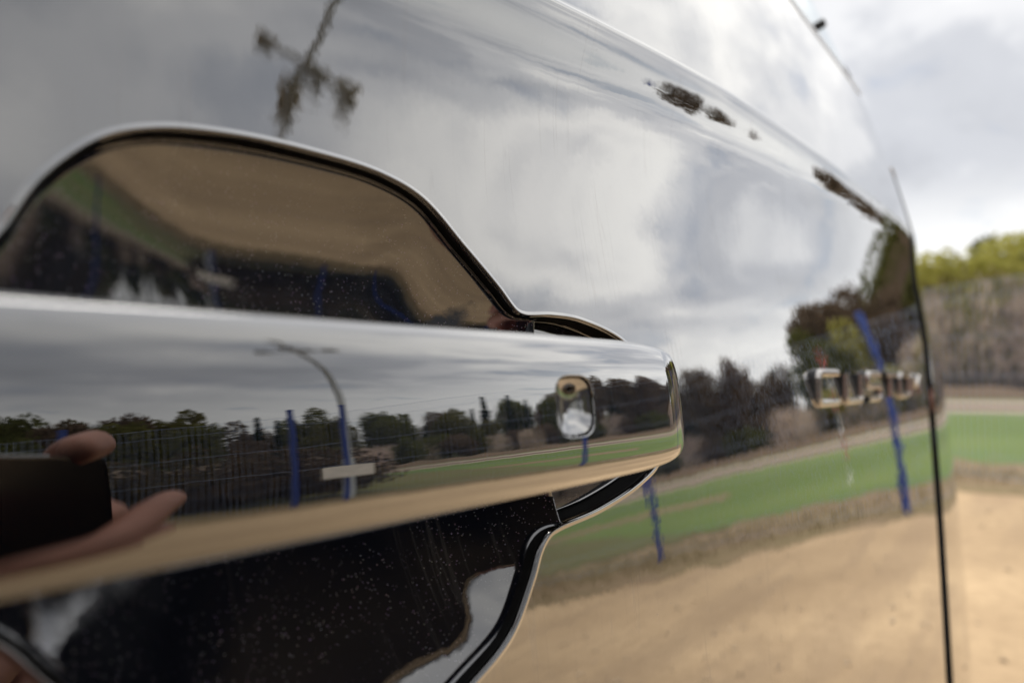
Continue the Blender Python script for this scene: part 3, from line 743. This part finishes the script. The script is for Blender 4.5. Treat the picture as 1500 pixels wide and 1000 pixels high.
def trunk_mesh(name, seed, bare=False):
    r = np.random.default_rng(seed); s_ = Soup()
    s_.tube([(0, 0, 0), (.01, 0, .25), (.0, .015, .5), (.01, 0, .82)], [.035, .026, .02, .008], 8)
    for k in range(9):
        a = r.uniform(0, 6.28); z = r.uniform(.28, .68); l = r.uniform(.16, .3)
        s_.tube([(0, 0, z), (l*.5*math.cos(a), l*.5*math.sin(a), z+l*.45), (l*math.cos(a), l*math.sin(a), z+l*.85)], [.012, .008, .003], 5)
    V = np.concatenate(s_.V); me = bpy.data.meshes.new(name); me.from_pydata(V.tolist(), [], [tuple(f) for f in s_.F]); me.update(); me.materials.append(M['bark']); return me
CR = {}
for kind, mt, nn_, cnt in (('round', 'leaf_olive', 3600, 3), ('round', 'leaf_yellow', 2600, 2), ('cone', 'leaf_dark', 2600, 2), ('round', 'leaf_brown', 3200, 3), ('twig', 'leaf_mauve', 1900, 3)):
    CR[mt] = []
    for k in range(cnt):
        me = crown_mesh('crown', kind, nn_, hash(mt) % 1000 if False else len(mt)*17+k); me.materials.append(M[mt]); CR[mt].append(me)
TR = [trunk_mesh('trunk', 50+k) for k in range(3)]
def tree(name, p, h, wd, mt, label, cat, group, cb=.22):
    """h is the full height, wd the crown width, cb the height at which the crown starts, as a share of h"""
    o = empty(name, (p[0], p[1], 0), rng.uniform(0, 6.28)); tag(o, label, cat, group)
    t = link('trunk', TR[rng.integers(3)], None, o); t.scale = (h*.85, h*.85, h*.95)
    c = link('crown', CR[mt][rng.integers(len(CR[mt]))], None, o); ch = h*(1-cb)
    zs_ = 1.0 if mt == 'leaf_dark' else .92
    c.scale = (wd/2, wd/2, ch/2*zs_); c.location = (0, 0, h*cb+ch/2)
    return o
# treeline height (degrees above the lens) against yaw
TLy = [-40, -14, -8, -5, 0, 5, 9, 12, 15, 17, 20, 23, 26, 30, 36, 45, 55, 60, 66, 75, 90, 110, 150]
TLe = [10, 9, 10, 10.5, 12, 12.4, 12.6, 12.2, 10.2, 7.6, 7.0, 8.6, 8.8, 9.0, 8.0, 7.5, 8.0, 8.6, 9.0, 10.5, 12.5, 12.5, 11]
KINDS = {'leaf_olive': ('broadleaf_tree', 'olive green broadleaf tree in the wood beyond the field', 'olive trees of the far wood'),
         'leaf_yellow': ('broadleaf_tree', 'yellow green tree in fresh leaf at the edge of the wood', 'yellow green trees of the far wood'),
         'leaf_dark': ('conifer_tree', 'dark pointed conifer rising from the far wood', 'dark conifers of the far wood'),
         'leaf_brown': ('bare_tree', 'brown half bare tree in the wood beyond the field', 'brown trees of the far wood')}
for row, (dist, sp_deg) in enumerate(((62, 3.4), (70, 3.8), (78, 4.2))):
    a = -44+row*1.3
    while a < 150:
        e = np.interp(a, TLy, TLe); d = dist*(1+.05*math.sin(a*.06))+rng.uniform(-2, 2)
        h = (1.05+d*math.tan(R(e)))*(rng.uniform(.80, 1.02) if row else rng.uniform(.62, .95))
        if a < 13: mt = rng.choice(['leaf_olive', 'leaf_yellow', 'leaf_brown'], p=[.3, .4, .3])
        elif a < 29: mt = rng.choice(['leaf_olive', 'leaf_dark', 'leaf_brown'], p=[.2, .6, .2])
        else: mt = rng.choice(['leaf_olive', 'leaf_dark', 'leaf_brown'], p=[.55, .2, .25])
        nm, lb, gp = KINDS[mt]
        tree(nm, polar(a+rng.uniform(-.7, .7), d), h, (h*rng.uniform(.55, .75) if mt != 'leaf_dark' else h*rng.uniform(.6, .8)), mt, lb, 'tree', gp, .05 if mt != 'leaf_dark' else .02)
        a += sp_deg*rng.uniform(.75, 1.2)
tree('broadleaf_tree', polar(-6.3, 56), 11.6, 12.5, 'leaf_yellow', 'large round yellow green tree standing out above the hedge by the far path', 'tree', None, .34)
tree('conifer_tree', polar(-5.2, 54.5), 5.2, 1.7, 'leaf_dark', 'narrow dark conifer standing alone in front of the mauve shrubs', 'tree', None, .02)
for a_, e_, lb in ((29.2, 11.2, 'tallest brown tree standing proud of the far wood'), (25.4, 9.9, 'second tallest brown tree of the far wood'), (22.4, 9.5, 'third tallest brown tree of the far wood')):
    tree('bare_tree', polar(a_, 60), 1.05+60*math.tan(R(e_)), 4.6, 'leaf_brown', lb, 'tree', None, .05)
a = -40.0
while a < 150:                                     # undergrowth in front of the wood
    d = 56.5*(1+.05*math.sin(a*.06))+rng.uniform(-2, 1.5); h = rng.uniform(6.4, 8.6) if a < 3 else rng.uniform(4.6, 6.2) if a < 14 else rng.uniform(2.6, 4.2)
    mt = ('leaf_yellow' if rng.random() < .35 else 'leaf_mauve') if a < 14 else 'leaf_mauve' if rng.random() < .35 else ('leaf_brown' if rng.random() < .55 else 'leaf_olive')
    nm, lb, gp = {'leaf_mauve': ('bare_shrub', 'mauve brown bare shrub along the foot of the far wood', 'mauve shrubs at the foot of the wood'),
        'leaf_brown': ('brown_shrub', 'russet brown shrub along the foot of the far wood', 'russet shrubs at the foot of the wood'),
        'leaf_yellow': ('yellow_shrub', 'yellow green shrub in fresh leaf along the foot of the far wood', 'yellow green shrubs at the foot of the wood'),
        'leaf_olive': ('green_shrub', 'low olive green shrub along the foot of the far wood', 'green shrubs at the foot of the wood')}[mt]
    o = empty(nm, (*polar(a, d), 0), rng.uniform(0, 6.28)); tag(o, lb, 'shrub', gp)
    c = link('foliage', CR[mt][rng.integers(len(CR[mt]))], None, o); wd = h*rng.uniform(.8, 1.1); c.scale = (wd/1.6, wd/1.6, h/1.9); c.location = (0, 0, h*.5)
    a += rng.uniform(1.5, 2.3)
# dead weeds along the foot of the fence
M['weed'] = leaf_mat('dry_weed', (.24, .18, .10), (.34, .27, .16), (.22, .19, .09))
def weeds():
    n = 3200; a = rng.uniform(-20, 105, n); b = np.interp(a, [k for k, _ in YB], [d for _, d in YB]); d = b+rng.uniform(.1, 1.7, n)
    V = []; Fc = []
    for i in range(n):
        p = polar(a[i], d[i]); h = rng.uniform(.03, .16); l = rng.normal(0, .06, 2); t = rng.uniform(0, 6.28); q = np.array([math.cos(t), math.sin(t)])*.008
        V += [(p[0]-q[0], p[1]-q[1], 0), (p[0]+q[0], p[1]+q[1], 0), (p[0]+l[0], p[1]+l[1], h)]; Fc.append((3*i, 3*i+1, 3*i+2))
    me = bpy.data.meshes.new('dead_weeds'); me.from_pydata(V, [], Fc); me.update(); return tag(link('dead_weeds', me, M['weed']), kind='stuff')
weeds()
def stones():
    M['stone'] = plain('pale_stone', (.46, .36, .25), .9, .3, 30)
    n = 420; s_ = Soup()
    for i in range(n):
        a = rng.uniform(-12, 80); d = rng.uniform(2.0, 1.0*np.interp(a, [k for k, _ in YB], [q for _, q in YB])+.2); p = polar(a, d); r_ = rng.uniform(.004, .013)
        s_.box((p[0], p[1], r_*.4), (r_*2, r_*1.5, r_), Euler((rng.uniform(-.5, .5), rng.uniform(-.5, .5), rng.uniform(0, 6))).to_matrix())
    tag(s_.build('loose_stones', M['stone']), kind='stuff')
stones()

# ------------------------------------------------------------------ the phone in front of whose body the lens sits, and the person holding it
def loc(u_, v_, w_): return RGT*u_+UP*v_+FWD*w_+OFF
M['phone'] = lacquer('dark_phone_glass', base=(.012, .013, .018), f0=.04, power=5.0, peel=0.0, rough=.15)
M['screen'] = plain('dark_phone_screen', (.02, .02, .022), .2, .1, 10)
def rounded(u0, u1, v0, v1, r_, k=6):
    pts = []
    for cx_, cy_, a0 in ((u1-r_, v1-r_, 0), (u0+r_, v1-r_, 90), (u0+r_, v0+r_, 180), (u1-r_, v0+r_, 270)):
        for a in span(a0, a0+90, k): pts.append((cx_+r_*math.cos(R(a)), cy_+r_*math.sin(R(a))))
    return np.array(pts)
ph_ = empty('phone', tuple(loc(.042, -.031, -.008))); tag(ph_, 'dark phone held sideways by the hand reflected in the door handle', 'phone')
pc_ = loc(.042, -.031, -.008)
s_ = Soup(); L = []
for w_, q in ((-.0125, .0012), (-.0118, 0), (-.0068, 0), (-.0060, .0012)):
    p2 = rounded(-.038+q, .120-q, -.069+q, .0075-q, .007); L.append([loc(a, b, w_)-pc_ for a, b in p2])
L = np.array(L); nn2 = L.shape[1]; s_.add(L, grid_faces(4, nn2, wrapv=True)); s_.F.append([3*nn2+i for i in range(nn2)]); s_.F.append(list(range(nn2))[::-1])
s_.build('case', M['phone'], ph_, True)
s_ = Soup(); p2 = rounded(-.035, .117, -.066, .0045, .006); L = np.array([loc(a, b, -.0128)-pc_ for a, b in p2]); s_.V.append(L); s_.n = len(L); s_.F.append(list(range(len(L)))); s_.build('screen', M['screen'], ph_)
s_ = Soup(); L = []
for w_, r_ in ((-.0060, .0062), (-.0052, .0062), (-.0050, .0052)):
    L.append([loc(r_*math.cos(t), r_*math.sin(t), w_)-pc_ for t in np.arange(24)*2*np.pi/24])
L = np.array(L); s_.add(L, grid_faces(3, 24, wrapv=True)); s_.F.append([48+i for i in range(24)]); s_.build('lens_ring', M['screen'], ph_, True)

M['skin'] = plain('skin', (.60, .29, .21), .5, .12, 60)
M['jacket'] = plain('dark_jacket_cloth', (.018, .02, .028), .85, .3, 120)
M['jeans'] = plain('dark_blue_denim', (.03, .042, .075), .9, .3, 150)
M['hair'] = plain('brown_hair', (.05, .032, .02), .6, .3, 90)
M['shoe'] = plain('black_shoe_leather', (.02, .018, .017), .5, .2, 40)
M['eye'] = plain('eye_white', (.6, .58, .55), .2, .1, 40)
def skin_mesh(name, pts, edges, root, mat, parent, sub=2, off=None):
    me = bpy.data.meshes.new(name+'_base'); me.from_pydata([tuple(np.array(p[:3])-off) for p in pts], edges, []); me.update()
    o = bpy.data.objects.new(name+'_tmp', me); COL.objects.link(o)
    md = o.modifiers.new('skin', 'SKIN'); md.use_smooth_shade = True
    for i, p in enumerate(pts):
        r_ = p[3] if len(p) > 3 else .02
        me.skin_vertices[0].data[i].radius = r_ if hasattr(r_, '__len__') else (r_, r_); me.skin_vertices[0].data[i].use_root = (i == root)
    sb = o.modifiers.new('sub', 'SUBSURF'); sb.levels = sub; sb.render_levels = sub
    dg = bpy.context.evaluated_depsgraph_get(); m2 = bpy.data.meshes.new_from_object(o.evaluated_get(dg)); m2.name = name
    bpy.data.objects.remove(o); bpy.data.meshes.remove(me)
    m2.materials.clear(); m2.polygons.foreach_set('use_smooth', [True]*len(m2.polygons)); return link(name, m2, mat, parent)
PB = np.array([-.38, -.43, 0.0]); person = empty('person', tuple(PB)); tag(person, 'person in a dark jacket holding a phone up beside the van', 'person')
W = lambda u_, v_, w_: tuple(loc(u_, v_, w_))
pts = []; ed = []
def add(p, r_, par=None):
    pts.append((*p, r_)); i = len(pts)-1
    if par is not None: ed.append((par, i))
    return i
pel = add((-.38, -.43, .95), .12); sp1 = add((-.375, -.415, 1.12), .115, pel); ch = add((-.35, -.38, 1.30), .10, sp1); nk = add((-.325, -.345, 1.455), .05, ch); hd0 = add((-.305, -.325, 1.53), .062, nk); hd1 = add((-.295, -.31, 1.60), .083, hd0); hd2 = add((-.30, -.315, 1.67), .07, hd1)
rs = add((-.26, -.50, 1.36), .036, ch); re = add((-.04, -.60, 1.08), .034, rs); wr = add(W(.185, -.060, -.125), .024, re)
pm = add(W(.160, -.032, -.082), .021, wr)
for chain in ([(0.162, -0.007, -0.058, 0.0106), (0.146, 0.017, -0.034, 0.0090), (0.124, 0.015, -0.012, 0.0083), (0.094, 0.008, -0.004, 0.0072)],
              [(0.170, -0.027, -0.056, 0.0106), (0.160, -0.019, -0.034, 0.0090), (0.146, -0.027, -0.020, 0.0083), (0.128, -0.031, -0.018, 0.0072)],
              [(0.172, -0.045, -0.058, 0.0101), (0.165, -0.043, -0.036, 0.0086), (0.150, -0.049, -0.022, 0.0078), (0.132, -0.052, -0.019, 0.0068)],
              [(0.172, -0.061, -0.066, 0.0087), (0.168, -0.065, -0.046, 0.0074), (0.156, -0.069, -0.032, 0.0066), (0.142, -0.069, -0.024, 0.0060)],
              [(0.162, -0.049, -0.088, 0.0120), (0.134, -0.035, -0.066, 0.0097), (0.112, -0.021, -0.044, 0.0083)]):
    p_ = pm
    for u_, v_, w_, r_ in chain: p_ = add(W(u_, v_, w_), r_, p_)
ls = add((-.46, -.28, 1.36), .036, ch); le = add((-.44, -.19, 1.02), .034, ls); lw = add(W(-.030, -.150, -.060), .024, le); lm = add(W(.020, -.098, -.012), .022, lw)
for chain in ([(0.040, -0.056, 0.012, 0.0099), (0.078, -0.038, 0.017, 0.0083), (0.101, -0.027, 0.016, 0.0077), (0.126, -0.019, 0.014, 0.0067)],
              [(0.046, -0.072, 0.010, 0.0099), (0.078, -0.058, 0.015, 0.0083), (0.098, -0.049, 0.014, 0.0077), (0.119, -0.043, 0.012, 0.0065)],
              [(0.044, -0.090, 0.000, 0.0095), (0.074, -0.082, 0.006, 0.0077), (0.096, -0.077, 0.006, 0.0072), (0.114, -0.074, 0.004, 0.0062)],
              [(0.040, -0.106, -0.012, 0.0082), (0.064, -0.106, -0.008, 0.0071), (0.082, -0.103, -0.007, 0.0064), (0.098, -0.099, -0.008, 0.0057)],
              [(0.012, -0.082, -0.030, 0.0112), (0.022, -0.064, -0.034, 0.0090), (0.036, -0.040, -0.024, 0.0077)]):
    p_ = lm
    for u_, v_, w_, r_ in chain: p_ = add(W(u_, v_, w_), r_, p_)
for sx_, hx, hy, kx, ky, ax_, ay_ in ((1, -.31, -.49, -.29, -.47, -.32, -.52), (-1, -.44, -.36, -.42, -.33, -.46, -.37)):
    h_ = add((hx, hy, .90), .085, pel); k_ = add((kx, ky, .50), .058, h_); an = add((ax_, ay_, .09), .04, k_); add((ax_+.10, ay_+.085, .045), .035, an)
skin_mesh('body', pts, ed, pel, M['skin'], person, 2, PB)
jp = [(-.38, -.43, .88, .16), (-.375, -.415, 1.10, .145), (-.35, -.38, 1.30, .155), (-.335, -.355, 1.41, .075), (-.25, -.51, 1.37, .078), (-.04, -.60, 1.08, .062), (*W(.195, -.070, -.150), .036), (-.47, -.27, 1.37, .078), (-.44, -.19, 1.02, .062), (*W(-.045, -.164, -.075), .038)]
skin_mesh('jacket', jp, [(0, 1), (1, 2), (2, 3), (2, 4), (4, 5), (5, 6), (2, 7), (7, 8), (8, 9)], 0, M['jacket'], person, 2, PB)
tp = [(-.38, -.43, .97, .135), (-.31, -.49, .88, .10), (-.29, -.47, .50, .072), (-.32, -.52, .10, .056), (-.44, -.36, .88, .10), (-.42, -.33, .50, .072), (-.46, -.37, .10, .056)]
skin_mesh('trousers', tp, [(0, 1), (1, 2), (2, 3), (0, 4), (4, 5), (5, 6)], 0, M['jeans'], person, 2, PB)
for ax_, ay_ in ((-.32, -.52), (-.46, -.37)):
    skin_mesh('shoe', [(ax_-.03, ay_-.025, .05, .05), (ax_+.07, ay_+.06, .045, .05), (ax_+.15, ay_+.127, .035, .038)], [(0, 1), (1, 2)], 0, M['shoe'], person, 2, PB)
skin_mesh('hair', [(-.335, -.355, 1.60, .062), (-.315, -.33, 1.68, .082), (-.285, -.30, 1.71, .06)], [(0, 1), (1, 2)], 0, M['hair'], person, 2, PB)
fd = np.array([.76, .648, -.1]); rd = np.array([.648, -.76, 0]); hc = np.array([-.295, -.31, 1.605])
for sg_ in (-1, 1):
    s_ = Soup(); c = hc+fd*.080+rd*.030*sg_-PB; s_.tube([c-fd*.006, c, c+fd*.004], [.004, .011, .004], 10); s_.build('eye', M['eye'], person, True)
s_ = Soup(); c = hc+fd*.086-PB; s_.tube([c+np.array([0, 0, .012]), c+fd*.016+np.array([0, 0, -.028]), c+np.array([0, 0, -.04])], [.006, .013, .006], 8); s_.build('nose', M['skin'], person, True)


# brambles behind the fence on the left, and rough grass below them
M['rough'] = ground_mat('rough_grass', (.14, .15, .055), (.17, .135, .075), (.22, .19, .10), 0.5)
strip('rough_grass', 2.2, lambda a: 2.4+14*smst(24, 62, a), .018, M['rough'], a0=24, a1=150, jig=.4, seed=4.0)
M['leaf_bramble'] = leaf_mat('russet_bramble', (.075, .05, .035), (.12, .085, .06), (.08, .075, .035))
CR['leaf_bramble'] = []
for k in range(3):
    me = crown_mesh('crown', 'round', 1500, 300+k); me.materials.append(M['leaf_bramble']); CR['leaf_bramble'].append(me)
a = 57.0
while a < 112:
    for d in (rng.uniform(9.4, 10.4), rng.uniform(11.2, 13.0)):
        h = rng.uniform(1.0, 1.75)*np.interp(a, [56, 64], [.75, 1]); p = polar(a+rng.uniform(-.8, .8), d)
        o = empty('bramble', (p[0], p[1], 0), rng.uniform(0, 6.28)); tag(o, 'dark russet bramble bush growing just behind the blue fence', 'bush', 'brambles behind the blue fence')
        c = link('foliage', CR['leaf_bramble'][rng.integers(3)], None, o); c.scale = (h*.95, h*.8, h*.62); c.location = (0, 0, h*.48)
        s_ = Soup(); s_.tube([(0, 0, 0), (.05, .02, h*.4), (.02, .08, h*.8)], [.02, .014, .005], 5); s_.build('stem', M['bark'], o)
    a += rng.uniform(3.0, 4.4)
